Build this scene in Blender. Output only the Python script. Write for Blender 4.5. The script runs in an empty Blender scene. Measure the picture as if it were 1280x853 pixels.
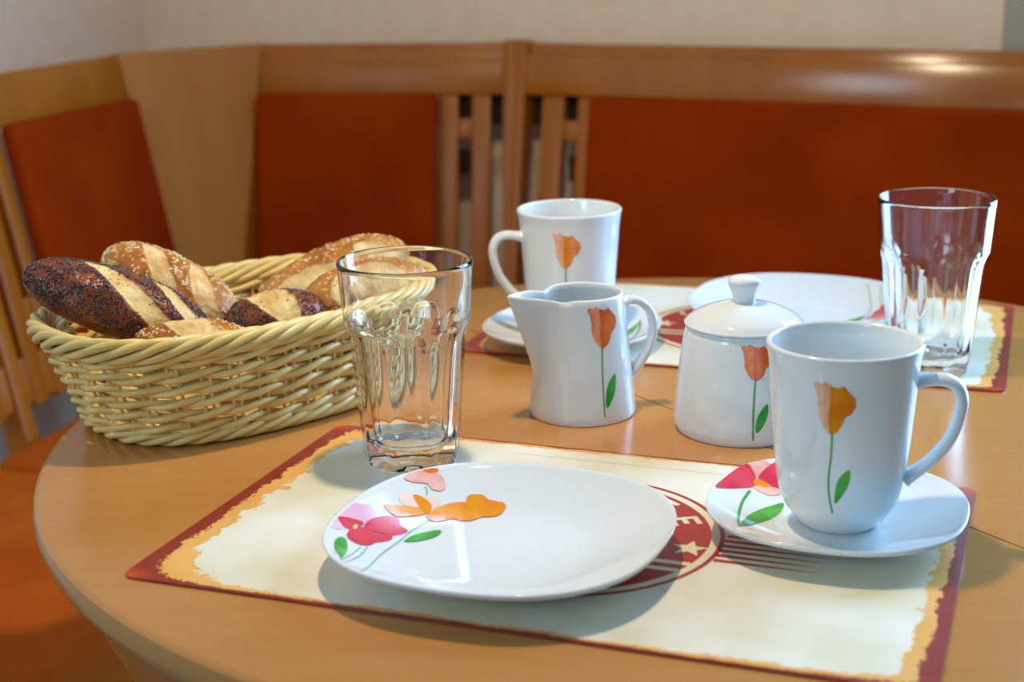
import bpy, bmesh, math, random
from math import pi, sin, cos, radians, sqrt
from mathutils import Vector, Matrix, noise
random.seed(7)
SC = bpy.context.scene
COL = SC.collection

# ---------------------------------------------------------------- camera
CH, PITCH, ROLL, FPX = 0.35355, 0.2684, -0.02034, 1897.2
cam_d = bpy.data.cameras.new('camera'); cam = bpy.data.objects.new('camera', cam_d); COL.objects.link(cam)
X0 = Vector((1, 0, 0)); UP0 = Vector((0, sin(PITCH), cos(PITCH))); FW = Vector((0, cos(PITCH), -sin(PITCH)))
RT = cos(ROLL)*X0 + sin(ROLL)*UP0; UP = -sin(ROLL)*X0 + cos(ROLL)*UP0
cam.matrix_world = Matrix(((RT.x, UP.x, -FW.x, 0), (RT.y, UP.y, -FW.y, 0), (RT.z, UP.z, -FW.z, CH), (0, 0, 0, 1)))
cam_d.sensor_width = 36; cam_d.lens = FPX/1280*36
cam_d.clip_start = .01; cam_d.clip_end = 50
cam_d.dof.use_dof = True; cam_d.dof.focus_distance = 1.0; cam_d.dof.aperture_fstop = 6.3
SC.camera = cam

# ---------------------------------------------------------------- world, lights, exposure
W = bpy.data.worlds.new('world'); SC.world = W; W.use_nodes = True
bg = W.node_tree.nodes['Background']; bg.inputs[0].default_value = (.38, .71, 1.0, 1); bg.inputs[1].default_value = .27

def area(name, loc, target, size, sizey, col, power):
    d = bpy.data.lights.new(name, 'AREA'); d.shape = 'RECTANGLE'; d.size = size; d.size_y = sizey
    d.color = col; d.energy = power
    o = bpy.data.objects.new(name, d); COL.objects.link(o); o.location = loc
    o.rotation_euler = (Vector(target)-Vector(loc)).to_track_quat('-Z', 'Y').to_euler()
    return o
area('window_light_right', (1.45, 2.0, .42), (.2, 1.0, .1), 1.1, 2.0, (.34, .62, 1.0), 125)
area('window_light_behind', (-1.6, -.75, .85), (.3, 1.8, .1), .6, .8, (.66, .85, 1.0), 14)
pl = bpy.data.lights.new('pendant_bulb', 'POINT'); pl.shadow_soft_size = .022; pl.color = (1, .80, .55); pl.energy = 15.5
plo = bpy.data.objects.new('pendant_bulb', pl); COL.objects.link(plo); plo.location = (-.01, 1.02, .74)
SC.view_settings.view_transform = 'Standard'; SC.view_settings.look = 'None'
SC.view_settings.exposure = 0.0; SC.view_settings.gamma = 1; SC.view_settings.use_curve_mapping = False

# ---------------------------------------------------------------- materials
def lin(h):
    if isinstance(h, str):
        c = [int(h[i:i+2], 16)/255 for i in (0, 2, 4)]
        return tuple((x/12.92 if x <= .04045 else ((x+.055)/1.055)**2.4) for x in c)+(1,)
    return tuple(h)+(1,)
def mat(name, col, rough=.5, spec=.5, **kw):
    m = bpy.data.materials.new(name); m.use_nodes = True
    b = m.node_tree.nodes['Principled BSDF']
    b.inputs['Base Color'].default_value = lin(col); b.inputs['Roughness'].default_value = rough
    b.inputs['Specular IOR Level'].default_value = spec
    for k, v in kw.items(): b.inputs[k.replace('_', ' ')].default_value = v
    return m
def N(m, t, **kw):
    n = m.node_tree.nodes.new(t)
    for k, v in kw.items(): setattr(n, k, v)
    return n
def L(m, a, b): m.node_tree.links.new(a, b)
def BS(m): return m.node_tree.nodes['Principled BSDF']
def noise_mix(m, c1, c2, scale, stretch=(1, 1, 1), detail=4, lo=.35, hi=.65, bump=0, bumpscale=None, rot=0, coord='Object', dist=.02):
    tc = N(m, 'ShaderNodeTexCoord'); mp = N(m, 'ShaderNodeMapping'); mp.inputs['Scale'].default_value = stretch
    mp.inputs['Rotation'].default_value = (0, 0, rot)
    nz = N(m, 'ShaderNodeTexNoise'); nz.inputs['Scale'].default_value = scale; nz.inputs['Detail'].default_value = detail
    cr = N(m, 'ShaderNodeValToRGB'); e = cr.color_ramp.elements
    e[0].position = lo; e[1].position = hi; e[0].color = lin(c1); e[1].color = lin(c2)
    L(m, tc.outputs[coord], mp.inputs[0]); L(m, mp.outputs[0], nz.inputs['Vector']); L(m, nz.outputs[0], cr.inputs[0])
    L(m, cr.outputs[0], BS(m).inputs['Base Color'])
    if bump:
        bp = N(m, 'ShaderNodeBump'); bp.inputs['Strength'].default_value = bump; bp.inputs['Distance'].default_value = dist
        if bumpscale:
            n2 = N(m, 'ShaderNodeTexNoise'); n2.inputs['Scale'].default_value = bumpscale; n2.inputs['Detail'].default_value = 3
            L(m, mp.outputs[0], n2.inputs['Vector']); L(m, n2.outputs[0], bp.inputs['Height'])
        else: L(m, nz.outputs[0], bp.inputs['Height'])
        L(m, bp.outputs[0], BS(m).inputs['Normal'])
    return m
M_PORC = mat('white_glazed_porcelain', (.77, .81, .81), .07, .55)
M_TABLE = noise_mix(mat('honey_beech_table', 'C88A45', .2, .5), 'C08341', 'C58948', 9, (1, 9, 1), 6, .3, .7, .02, 60, -ROLL-.35, dist=.001)
M_TEDGE = noise_mix(mat('honey_beech_edge', 'C07A35', .3, .5), 'B06C2B', 'C47D38', 14, (1, 1, 5), 4)
M_APRON = noise_mix(mat('beech_apron', 'B87028', .4, .4), 'C06C18', 'CC7A24', 14, (1, 1, 4), 4)
M_SEAM = mat('dark_seam', (.03, .015, .008), .8, .1)
M_WOOD = noise_mix(mat('beech_bench_wood', 'A8652E', .38, .35), 'A25A0A', 'B26812', 5, (3, 3, .5), 4, .3, .7)
M_RAIL = noise_mix(mat('polished_rail_wood', 'A8652E', .2, .5), 'A25A0A', 'B26812', 5, (3, 3, .5), 4, .3, .7)
M_WOODP = noise_mix(mat('pale_corner_board', 'AC7440', .5, .25), 'B06A1C', 'BC7828', 4, (3, 3, .5), 4, .3, .7)
M_CUSH = noise_mix(mat('rust_velour', 'A03E08', .9, .06), '8C2A00', '9C3602', 7, (1, 1, 1), 3, .35, .65, .25, 700, dist=.001)
M_SEAT = noise_mix(mat('orange_seat_velour', 'B85014', .9, .08), 'AE4C0C', 'C46018', 8, (1, 1, 1), 4, .3, .7, .3, 60, dist=.004)
M_WALL = noise_mix(mat('beige_plaster', 'C0B8A2', .9, .1), 'F6DDBF', 'FAE3C8', 30, bump=.05, bumpscale=200, dist=.001)
M_WALL2 = noise_mix(mat('grey_plaster', 'C4C2BA', .9, .1), 'FADFC8', 'FCE4D0', 30, bump=.05, bumpscale=200, dist=.001)
M_DARK = mat('dark_slot_backing', '3A2014', .7, .2)  # dark brown strips set behind the open slots of the backrests
M_FLOOR = noise_mix(mat('grey_floor', '6E7470', .6, .3), '666C6A', '767C78', 3)
M_GLASS = mat('clear_glass', (1, 1, 1), .0, .5, Transmission_Weight=1.0, IOR=1.48)
M_WICKER = noise_mix(mat('cream_wicker', 'D8C078', .33, .5), 'E4C06C', 'F2D78C', 40, (1, 1, 1), 3, .3, .7)
M_WICKD = noise_mix(mat('wicker_stake', 'CCB468', .4, .4), 'E0BA68', 'EED084', 40)
M_POPPY = mat('poppy_seed', (.012, .012, .02), .35, .6)
M_SESAME = noise_mix(mat('sesame_seed', 'E8C77E', .35, .5), 'D9A64E', 'F0DCA4', 90, (1, 1, 1), 2, .4, .6)

def bread_mat(name, crust1, crust2, crumb1, crumb2):
    m = mat(name, crust1, .35, .5); at = N(m, 'ShaderNodeAttribute', attribute_name='crust')
    tc = N(m, 'ShaderNodeTexCoord')
    def nz(sc, a, b, lo=.35, hi=.65):
        n = N(m, 'ShaderNodeTexNoise'); n.inputs['Scale'].default_value = sc; n.inputs['Detail'].default_value = 5
        r = N(m, 'ShaderNodeValToRGB'); e = r.color_ramp.elements; e[0].position = lo; e[1].position = hi
        e[0].color = lin(a); e[1].color = lin(b); L(m, tc.outputs['Object'], n.inputs['Vector']); L(m, n.outputs[0], r.inputs[0]); return n, r
    n1, r1 = nz(45, crust1, crust2); n2, r2 = nz(60, crumb1, crumb2)
    # golden transition where crust meets crumb
    mx = N(m, 'ShaderNodeMixRGB'); L(m, r2.outputs[0], mx.inputs[1]); L(m, r1.outputs[0], mx.inputs[2])
    rr = N(m, 'ShaderNodeValToRGB'); rr.color_ramp.elements[0].position = .3; rr.color_ramp.elements[1].position = .75
    L(m, at.outputs['Fac'], rr.inputs[0]); L(m, rr.outputs[0], mx.inputs[0])
    L(m, mx.outputs[0], BS(m).inputs['Base Color'])
    mr = N(m, 'ShaderNodeMapRange'); mr.inputs[3].default_value = .75; mr.inputs[4].default_value = .28
    L(m, at.outputs['Fac'], mr.inputs[0]); L(m, mr.outputs[0], BS(m).inputs['Roughness'])
    bp = N(m, 'ShaderNodeBump'); bp.inputs['Strength'].default_value = .8; bp.inputs['Distance'].default_value = .003
    n3 = N(m, 'ShaderNodeTexNoise'); n3.inputs['Scale'].default_value = 130; n3.inputs['Detail'].default_value = 5
    L(m, tc.outputs['Object'], n3.inputs['Vector']); L(m, n3.outputs[0], bp.inputs['Height']); L(m, bp.outputs[0], BS(m).inputs['Normal'])
    return m
M_BRD_P = bread_mat('poppy_crust', '6C3012', '8E4A22', 'D8A85E', 'F0D898')
M_BRD_S = bread_mat('sesame_crust', '9A4E18', 'C47C30', 'D8A860', 'F0D69C')
M_BRD_E = bread_mat('golden_crust', 'A45C1A', 'CC8A34', 'C8A468', 'EAD49C')

def two_tone(name, a, b, scale=60, lo=.4, hi=.6):
    return noise_mix(mat(name, a, .09, .5), a, b, scale, (1, 1, 1), 3, lo, hi)
P_RED = two_tone('print_red', 'D8304A', 'E0485A', 50); P_PINK = two_tone('print_pink', 'EFB4CC', 'F4CCD8', 50)
P_SALM = two_tone('print_salmon', 'F2A49C', 'F6C4B4', 60); P_PEACH = two_tone('print_peach', 'F6CDB8', 'F8DCCC', 50)
P_OR = two_tone('print_orange', 'EE8A1C', 'F4A94C', 45); P_YEL = two_tone('print_amber', 'F0A010', 'EE8E18', 50)
P_DOR = two_tone('print_deep_orange', 'E8701C', 'EE8436', 60); P_EYE = mat('print_eye', 'F6D0A0', .1)
P_GRN = two_tone('print_green', '2F9A38', '55B94C', 70); P_STEM = mat('print_stem', '6FB077', .1)
P_DSTEM = mat('print_dark_stem', '4FA050', .1)
P_TUL = two_tone('tulip_orange', 'E07A0C', 'E88C16', 90); P_TULD = two_tone('tulip_burnt_orange', 'DC5F18', 'E87028', 90)
P_TULP = two_tone('tulip_pale_edge', 'EFA878', 'F2BC98', 200); P_TULR = two_tone('tulip_pale_red', 'EA7B4E', 'EE9468', 200)
P_LEAF = two_tone('tulip_leaf', '1C9A26', '2DAE30', 90)
P_EMB = mat('mat_red', 'B02A28', .35, .4); P_CREAM = mat('mat_cream', 'F0E8C4', .35, .4)

def placemat_material(Wd, Hd):
    m = mat('printed_placemat', 'ECE6CC', .33, .35)
    tc = N(m, 'ShaderNodeTexCoord'); sp = N(m, 'ShaderNodeSeparateXYZ'); L(m, tc.outputs['Object'], sp.inputs[0])
    def mth(op, a, b=None):
        n = N(m, 'ShaderNodeMath', operation=op)
        for i, v in enumerate((a, b)):
            if v is None: continue
            if isinstance(v, (int, float)): n.inputs[i].default_value = v
            else: L(m, v, n.inputs[i])
        return n.outputs[0]
    def nz(sc, det=6, rough=.6):
        n = N(m, 'ShaderNodeTexNoise'); n.inputs['Scale'].default_value = sc; n.inputs['Detail'].default_value = det; n.inputs['Roughness'].default_value = rough
        L(m, tc.outputs['Object'], n.inputs['Vector']); return mth('SUBTRACT', n.outputs[0], .5)
    x, y = sp.outputs[0], sp.outputs[1]
    dx = mth('MINIMUM', mth('MULTIPLY', x, .74), mth('SUBTRACT', Wd, x)); dy = mth('MINIMUM', y, mth('SUBTRACT', Hd, y))
    dy2 = mth('MULTIPLY', dy, 3.0)
    e = mth('DIVIDE', 1, mth('ADD', mth('DIVIDE', 1, mth('MAXIMUM', dx, .0005)), mth('DIVIDE', 1, mth('MAXIMUM', dy2, .0005))))
    dc = mth('SQRT', mth('ADD', mth('MULTIPLY', dx, dx), mth('MULTIPLY', dy, dy)))
    cor = mth('MAXIMUM', mth('SUBTRACT', 1, mth('DIVIDE', dc, .050)), 0)
    e = mth('SUBTRACT', e, mth('MULTIPLY', cor, .0035))
    e1 = mth('ADD', e, mth('ADD', mth('MULTIPLY', nz(26, 9, .75), .020), mth('MULTIPLY', nz(420, 3), .006)))
    e2 = mth('ADD', e, mth('ADD', mth('MULTIPLY', nz(42, 9, .75), .030), mth('ADD', mth('MULTIPLY', nz(13, 3), .020), mth('MULTIPLY', nz(330, 3), .006))))
    def step(v, t, w=.0004):
        r = N(m, 'ShaderNodeMapRange'); L(m, v, r.inputs[0]); r.inputs[1].default_value = t-w; r.inputs[2].default_value = t+w
        return r.outputs[0]
    def ramp(sc, a, b, lo=.35, hi=.65):
        n = N(m, 'ShaderNodeTexNoise'); n.inputs['Scale'].default_value = sc; L(m, tc.outputs['Object'], n.inputs['Vector'])
        r = N(m, 'ShaderNodeValToRGB'); r.color_ramp.elements[0].position = lo; r.color_ramp.elements[1].position = hi
        r.color_ramp.elements[0].color = lin(a); r.color_ramp.elements[1].color = lin(b); L(m, n.outputs[0], r.inputs[0]); return r.outputs[0]
    red = ramp(30, '8E2C20', '96342A'); yel = ramp(18, 'EEAE54', 'F4BC70'); crm = ramp(11, 'E8DFBE', 'F4F0E0', .38, .58)
    m1 = N(m, 'ShaderNodeMixRGB'); L(m, step(e1, .0072), m1.inputs[0]); L(m, red, m1.inputs[1]); L(m, yel, m1.inputs[2])
    m2 = N(m, 'ShaderNodeMixRGB'); L(m, step(e2, .0150), m2.inputs[0]); L(m, m1.outputs[0], m2.inputs[1]); L(m, crm, m2.inputs[2])
    # orange-red printed tips of the border
    m3 = N(m, 'ShaderNodeMixRGB'); rr = N(m, 'ShaderNodeMapRange'); L(m, mth('ADD', dc, mth('MULTIPLY', nz(60, 5), .02)), rr.inputs[0])
    rr.inputs[1].default_value = .004; rr.inputs[2].default_value = .017; rr.inputs[3].default_value = .9; rr.inputs[4].default_value = 0
    L(m, rr.outputs[0], m3.inputs[0]); L(m, m2.outputs[0], m3.inputs[1]); m3.inputs[2].default_value = lin('CC4A26')
    L(m, m3.outputs[0], BS(m).inputs['Base Color'])
    return m

# ---------------------------------------------------------------- mesh helpers
def mesh_obj(name, verts, faces, m, parent=None, smooth=True, sharp=None):
    me = bpy.data.meshes.new(name); me.from_pydata([tuple(v) for v in verts], [], faces); me.validate(); me.update()
    if smooth: me.polygons.foreach_set('use_smooth', [True]*len(me.polygons))
    if m: me.materials.append(m)
    o = bpy.data.objects.new(name, me); COL.objects.link(o)
    if parent: o.parent = parent
    if sharp is not None: me.set_sharp_from_angle(angle=radians(sharp))
    return o
def bm_obj(name, bm, m, parent=None, smooth=True, sharp=40):
    bmesh.ops.recalc_face_normals(bm, faces=bm.faces)
    me = bpy.data.meshes.new(name); bm.to_mesh(me); bm.free()
    if smooth:
        me.polygons.foreach_set('use_smooth', [True]*len(me.polygons)); me.set_sharp_from_angle(angle=radians(sharp))
    me.materials.append(m); o = bpy.data.objects.new(name, me); COL.objects.link(o)
    if parent: o.parent = parent
    return o
def thing(name, label, cat, loc=(0, 0, 0), rz=0, group=None):
    o = bpy.data.objects.new(name, None); COL.objects.link(o); o.location = loc; o.rotation_euler = (0, 0, rz)
    o.empty_display_size = .02
    return tag(o, label, cat, group)
def tag(o, label, cat, group=None):
    o['label'] = label; o['category'] = cat
    if group: o['group'] = group
    return o
def copy_tree(o, parent=None):
    c = o.copy(); COL.objects.link(c); c.parent = parent
    for ch in list(o.children): copy_tree(ch, c)
    return c
def loft(rings, close=True, capA=False, capB=False):
    v = []; f = []; n = len(rings[0])
    for r in rings: v += r
    for i in range(len(rings)-1):
        for j in range(n if close else n-1):
            k = (j+1) % n
            f.append((i*n+j, i*n+k, (i+1)*n+k, (i+1)*n+j))
    if capA: f.append(tuple(reversed(range(n))))
    if capB: f.append(tuple(range((len(rings)-1)*n, len(rings)*n)))
    return v, f
def lathe_rings(prof, seg=96):
    return [[(r*cos(2*pi*j/seg), r*sin(2*pi*j/seg), z) for j in range(seg)] for r, z in prof]
def smooth_prof(pts, n=6):
    out = []
    P = [Vector((a[0], a[1], 0)) for a in pts]
    for i in range(len(P)-1):
        p0 = P[max(i-1, 0)]; p1 = P[i]; p2 = P[i+1]; p3 = P[min(i+2, len(P)-1)]
        for k in range(n):
            t = k/n
            q = .5*((2*p1)+(-p0+p2)*t+(2*p0-5*p1+4*p2-p3)*t*t+(-p0+3*p1-3*p2+p3)*t**3)
            out.append((max(q.x, 0.00001), q.y))
    out.append(pts[-1]); return out
def spline3(pts, n=8, closed=False):
    P = [Vector(p) for p in pts]; out = []; m = len(P)
    for i in range(m if closed else m-1):
        if closed: p0, p1, p2, p3 = P[i-1], P[i], P[(i+1) % m], P[(i+2) % m]
        else: p0, p1, p2, p3 = P[max(i-1, 0)], P[i], P[i+1], P[min(i+2, m-1)]
        for k in range(n):
            t = k/n
            out.append(.5*((2*p1)+(-p0+p2)*t+(2*p0-5*p1+4*p2-p3)*t*t+(-p0+3*p1-3*p2+p3)*t**3))
    if not closed: out.append(P[-1])
    return out
def tube(path, ra, rb=None, seg=10, closed=False, side=None, cap=True, scale=None):
    """sweep an ellipse; ra along 'side' direction, rb across"""
    rb = rb or ra; n = len(path); rings = []
    prev = None
    for i, p in enumerate(path):
        p = Vector(p)
        a = Vector(path[i-1] if (i > 0 or closed) else path[i]); b = Vector(path[(i+1) % n] if (i < n-1 or closed) else path[i])
        t = (b-a).normalized()
        if side is not None: s = Vector(side)
        else: s = prev if prev is not None else (Vector((0, 0, 1)) if abs(t.z) < .9 else Vector((1, 0, 0)))
        s = (s-t*s.dot(t)).normalized(); prev = s; u = t.cross(s)
        k = scale(i/(n-1)) if scale else 1
        rings.append([tuple(p+s*ra*k*cos(2*pi*j/seg)+u*rb*k*sin(2*pi*j/seg)) for j in range(seg)])
    if closed: rings.append(rings[0])
    return loft(rings, True, cap and not closed, cap and not closed)
def join(parts):
    v = []; f = []
    for a, b in parts:
        o = len(v); v += list(a); f += [tuple(i+o for i in q) for q in b]
    return v, f
def box_bm(sx, sy, sz, bev=.002, seg=2, c=(0, 0, 0)):
    bm = bmesh.new(); bmesh.ops.create_cube(bm, size=1)
    bmesh.ops.scale(bm, vec=(sx, sy, sz), verts=bm.verts)
    if bev: bmesh.ops.bevel(bm, geom=list(bm.edges), offset=bev, segments=seg, profile=.5, affect='EDGES')
    bmesh.ops.translate(bm, vec=c, verts=bm.verts); return bm
def fill(poly, fn, dv=.6, du=2.0):
    """scanline-fill a polygon given in (u,v); fn maps (u,v) -> 3D point"""
    vs = [p[1] for p in poly]; v0, v1 = min(vs), max(vs); n = max(2, int((v1-v0)/dv)); V = []; F = []
    def spans(v):
        xs = []; m = len(poly)
        for i in range(m):
            a, b = poly[i], poly[(i+1) % m]
            if (a[1] <= v) != (b[1] <= v): xs.append(a[0]+(v-a[1])/(b[1]-a[1])*(b[0]-a[0]))
        xs.sort(); return [(xs[i], xs[i+1]) for i in range(0, len(xs)-1, 2)]
    e = (v1-v0)*1e-4
    for r in range(n):
        a = v0+(v1-v0)*r/n; b = v0+(v1-v0)*(r+1)/n
        A, B = spans(a+e), spans(b-e)
        if len(A) != len(B): A = B = spans((a+b)/2)
        for (a0, a1), (b0, b1) in zip(A, B):
            k = max(1, int(math.ceil(max(a1-a0, b1-b0)/du))); o = len(V)
            for i in range(k+1):
                V.append(fn(a0+(a1-a0)*i/k, a)); V.append(fn(b0+(b1-b0)*i/k, b))
            for i in range(k): F.append((o+2*i, o+2*i+2, o+2*i+3, o+2*i+1))
    return V, F
def ribbon(pts, w):
    P = [(p.x, p.y) for p in spline3([(a, b, 0) for a, b in pts], 6)]; Lf = []; Rt = []
    for i, p in enumerate(P):
        a = P[max(i-1, 0)]; b = P[min(i+1, len(P)-1)]; d = Vector((b[0]-a[0], b[1]-a[1])); d = d.normalized() if d.length > 0 else Vector((1, 0))
        Lf.append((p[0]-d.y*w/2, p[1]+d.x*w/2)); Rt.append((p[0]+d.y*w/2, p[1]-d.x*w/2))
    return Lf, Rt
def ribbon_mesh(pts, w, fn):
    Lf, Rt = ribbon(pts, w); V = []; F = []
    for a, b in zip(Lf, Rt): V.append(fn(*a)); V.append(fn(*b))
    for i in range(len(Lf)-1): F.append((2*i, 2*i+1, 2*i+3, 2*i+2))
    return V, F
def smooth_poly(p, n=4):
    return [(q.x, q.y) for q in spline3([(a, b, 0) for a, b in p], n, closed=True)]
def up_normals(o):
    return o

# ---------------------------------------------------------------- setting: walls and floor
BACK_D = Vector((.8946, -.4468, 0)); BACK_N = Vector((-.4468, -.8946, 0))
CORNER = Vector((-.641, 2.743, 0)); LEFT_D = Vector((-.304, -.953, 0))
def wall(name, a, b, z0, z1, th, m):
    d = (b-a).normalized(); nrm = Vector((d.y, -d.x, 0))
    v = []
    for p in (a, b, b-nrm*th, a-nrm*th):
        v += [(p.x, p.y, z0), (p.x, p.y, z1)]
    f = [(0, 2, 3, 1), (2, 4, 5, 3), (4, 6, 7, 5), (6, 0, 1, 7), (1, 3, 5, 7), (0, 6, 4, 2)]
    o = mesh_obj(name, v, f, m, smooth=False); o['kind'] = 'structure'; return o
FLOORZ = -.70
wall('wall_back', CORNER, CORNER+BACK_D*1.80, FLOORZ, 1.75, .12, M_WALL)
wall('wall_left', CORNER+LEFT_D*2.6, CORNER, FLOORZ, 1.75, .12, M_WALL2)
wall('wall_right', CORNER+BACK_D*1.469-BACK_D.cross(Vector((0,0,1)))*0-Vector((.447,.894,0))*.012, CORNER+BACK_D*1.80-Vector((.447,.894,0))*.012, FLOORZ, 1.75, .012, mat('grey_reveal', 'B4AE9C', .8, .1))
fl = mesh_obj('floor', [(-4, -3, FLOORZ-.05), (4, -3, FLOORZ-.05), (4, 4, FLOORZ-.05), (-4, 4, FLOORZ-.05), (-4, -3, FLOORZ), (4, -3, FLOORZ), (4, 4, FLOORZ), (-4, 4, FLOORZ)],
              [(4, 5, 6, 7), (3, 2, 1, 0), (0, 1, 5, 4), (1, 2, 6, 5), (2, 3, 7, 6), (3, 0, 4, 7)], M_FLOOR, smooth=False); fl['kind'] = 'structure'

# ---------------------------------------------------------------- table
TC = Vector((.1366, 1.055, 0)); TR = .469
table = thing('round_table', 'round honey coloured wooden dining table with a seam across its top', 'table', (TC.x, TC.y, 0), 0)
SEAM = math.atan2(.8434-1.1227, .2745-.0952)
def table_leaf(sgn):
    th = .026; g = .0007; bm = bmesh.new()
    prof = [(TR-.006, 0), (TR-.0035, -.0006), (TR-.0012, -.0025), (TR, -.006), (TR, -.013), (TR-.0015, -.018), (TR-.005, -.0225), (TR-.011, -.0255), (TR-.02, -th)]
    n = 120; top = []
    rings = []
    for r, z in prof:
        a0 = math.asin(g/r); rings.append([(r*cos(a0+(pi-2*a0)*i/n), r*sin(a0+(pi-2*a0)*i/n), z) for i in range(n+1)])
    V = []; F = []
    for r in rings: V += r
    m = n+1
    for i in range(len(rings)-1):
        for j in range(n): F.append((i*m+j, (i+1)*m+j, (i+1)*m+j+1, i*m+j+1))
    F.append(tuple(range(m))); F.append(tuple(reversed(range((len(rings)-1)*m, len(rings)*m))))
    k = len(rings); F.append(tuple([i*m for i in range(k)][::-1]+[i*m+n for i in range(k)]))
    R = Matrix.Rotation(SEAM+(0 if sgn > 0 else pi), 4, 'Z')
    V = [tuple(R @ Vector(v)) for v in V]
    o = mesh_obj('table_leaf', V, F, M_TABLE, table, True, 30)
    return o
table_leaf(1); table_leaf(-1)
V, F = loft(lathe_rings([(.30, -.03), (.455, -.03), (.424, -.100), (.405, -.100), (.425, -.03)], 120)); mesh_obj('apron', V, F, M_APRON, table, True, 30)
V, F = loft(lathe_rings([(.30, -.0262), (.42, -.0262), (.42, -.0300), (.30, -.0300)], 96), capA=True, capB=True); mesh_obj('top_support', V, F, M_SEAM, table, True, 30)
V, F = loft(lathe_rings(smooth_prof([(.055, -.03), (.05, -.1), (.06, -.3), (.045, -.55), (.06, -.64)])), capA=True, capB=True); mesh_obj('pedestal', V, F, M_APRON, table)
for k in range(4):
    a = SEAM+pi/4+k*pi/2; p = [(0.03*cos(a), .03*sin(a), -.62), (.15*cos(a), .15*sin(a), -.635), (.3*cos(a), .3*sin(a), -.675)]
    V, F = tube(spline3(p), .022, .03, 12, side=(0, 0, 1)); mesh_obj('foot', V, F, M_APRON, table)

# ---------------------------------------------------------------- placemats
MW, MH = .4489, .280
M_MAT = placemat_material(MW, MH)
def round_rect(w, h, r, n=8):
    out = []
    for cx, cy, a in ((w-r, r, -90), (w-r, h-r, 0), (r, h-r, 90), (r, r, 180)):
        for i in range(n+1): t = radians(a+90*i/n); out.append((cx+r*cos(t), cy+r*sin(t)))
    return out
def disc_ring(name, c, r0, r1, a0, a1, z, m, parent, n=96):
    V = []; F = []
    for i in range(n+1):
        a = a0+(a1-a0)*i/n
        V += [(c[0]+r0*cos(a), c[1]+r0*sin(a), z), (c[0]+r1*cos(a), c[1]+r1*sin(a), z)]
    for i in range(n): F.append((2*i, 2*i+1, 2*i+3, 2*i+2))
    return mesh_obj(name, V, F, m, parent, False)
def flat(name, poly, z, m, parent): return mesh_obj(name, [(x, y, z) for x, y in poly], [tuple(range(len(poly)))], m, parent, False)
def rect(x0, y0, x1, y1): return [(x0, y0), (x1, y0), (x1, y1), (x0, y1)]
def make_mat(loc, rz, label, curl):
    o0 = thing('placemat', label, 'placemat', loc, rz, 'printed placemats')
    z = .0015
    ol = round_rect(MW, MH, .008); n = len(ol)
    V = [(x, y, .0002) for x, y in ol]+[(x, y, z) for x, y in ol]
    F = [tuple(reversed(range(n))), tuple(range(n, 2*n))]+[(i, (i+1) % n, n+(i+1) % n, n+i) for i in range(n)]
    mesh_obj('vinyl_sheet', V, F, M_MAT, o0, False)
    c = (.2245, .1375); z += .00006
    emb = disc_ring('emblem', c, 0, .0835, 0, 2*pi, z, P_EMB, o0)
    disc_ring('emblem_ring', c, .0835, .0885, 0, 2*pi, z, P_CREAM, emb); disc_ring('emblem_rim', c, .0885, .0915, 0, 2*pi, z, P_EMB, emb)
    z2 = z+.00006
    for y0, y1 in ((.1085, .1130), (.0985, .1030)):        # cream bars under the stars
        h = sqrt(.0835**2-(c[1]-(y0+y1)/2)**2); flat('bar', rect(c[0]-h, y0, c[0]+h, y1), z2, P_CREAM, emb)
    # banner bars leaving the emblem on both sides
    for sg in (-1, 1):
        X = lambda v: c[0]+sg*v
        b = None
        for k in range(6):
            y = .1185+k*.0073; Lk = (.150, .146, .150, .152, .146, .140)[k]
            p = [(X(.0905), y), (X(Lk), y+.0016), (X(Lk), y+.0020), (X(.0905), y+.0044)]
            flat('banner_stripe', p if sg > 0 else p[::-1], z, P_EMB, emb)
        sx = X(.0735); R = .0115
        st = [(sx+(R if i % 2 == 0 else R*.42)*sin(2*pi*i/10), .133+(R if i % 2 == 0 else R*.42)*cos(2*pi*i/10)) for i in range(10)][::-1]
        flat('star', st, z2, P_CREAM, emb)
    # lettering on an arc
    def stroke(l): return l
    w, h, s = .0125, .0185, .0036
    G = {'E': [rect(0, 0, s, h), rect(s, 0, w, s), rect(s, h/2-s/2, w*.85, h/2+s/2), rect(s, h-s, w, h)],
         'F': [rect(0, 0, s, h), rect(s, h/2-s/2, w*.85, h/2+s/2), rect(s, h-s, w, h)]}
    def arcpoly(a0, a1, rx, ry, cx, cy, n=20):
        o = []; 
        for i in range(n):
            t0 = a0+(a1-a0)*i/n; t1 = a0+(a1-a0)*(i+1)/n
            o.append([(cx+(rx-s)*cos(t0), cy+(ry-s)*sin(t0)), (cx+rx*cos(t0), cy+ry*sin(t0)), (cx+rx*cos(t1), cy+ry*sin(t1)), (cx+(rx-s)*cos(t1), cy+(ry-s)*sin(t1))])
        return o
    G['C'] = arcpoly(radians(50), radians(310), w/2, h/2, w/2, h/2); G['O'] = arcpoly(0, 2*pi, w/2, h/2, w/2, h/2)
    txt = 'COFFEE'; A0, A1 = 150, 30
    for i, ch in enumerate(txt):
        a = radians(A0+(A1-A0)*i/(len(txt)-1)); V = []; F = []
        rr = .0615
        for pg in G[ch]:
            o = len(V)
            for (x, y) in pg:
                lx, ly = x-w/2, rr+y; t = a-pi/2
                V.append((c[0]+lx*cos(t)-ly*sin(t), c[1]+lx*sin(t)+ly*cos(t), z2))
            F.append(tuple(range(o, o+4)))
        mesh_obj('letter', V, F, P_CREAM, emb, False)
    # thin printed guide line along the far side
    flat('printed_line', rect(.14, .2585, .30, .2590), z, mat('line_print', 'C8B48C', .4), o0)
    return o0
make_mat((-.22494, .79577, .0), -.35304, 'cream and red printed placemat nearest the camera under the large flowered plate', 0)
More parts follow.
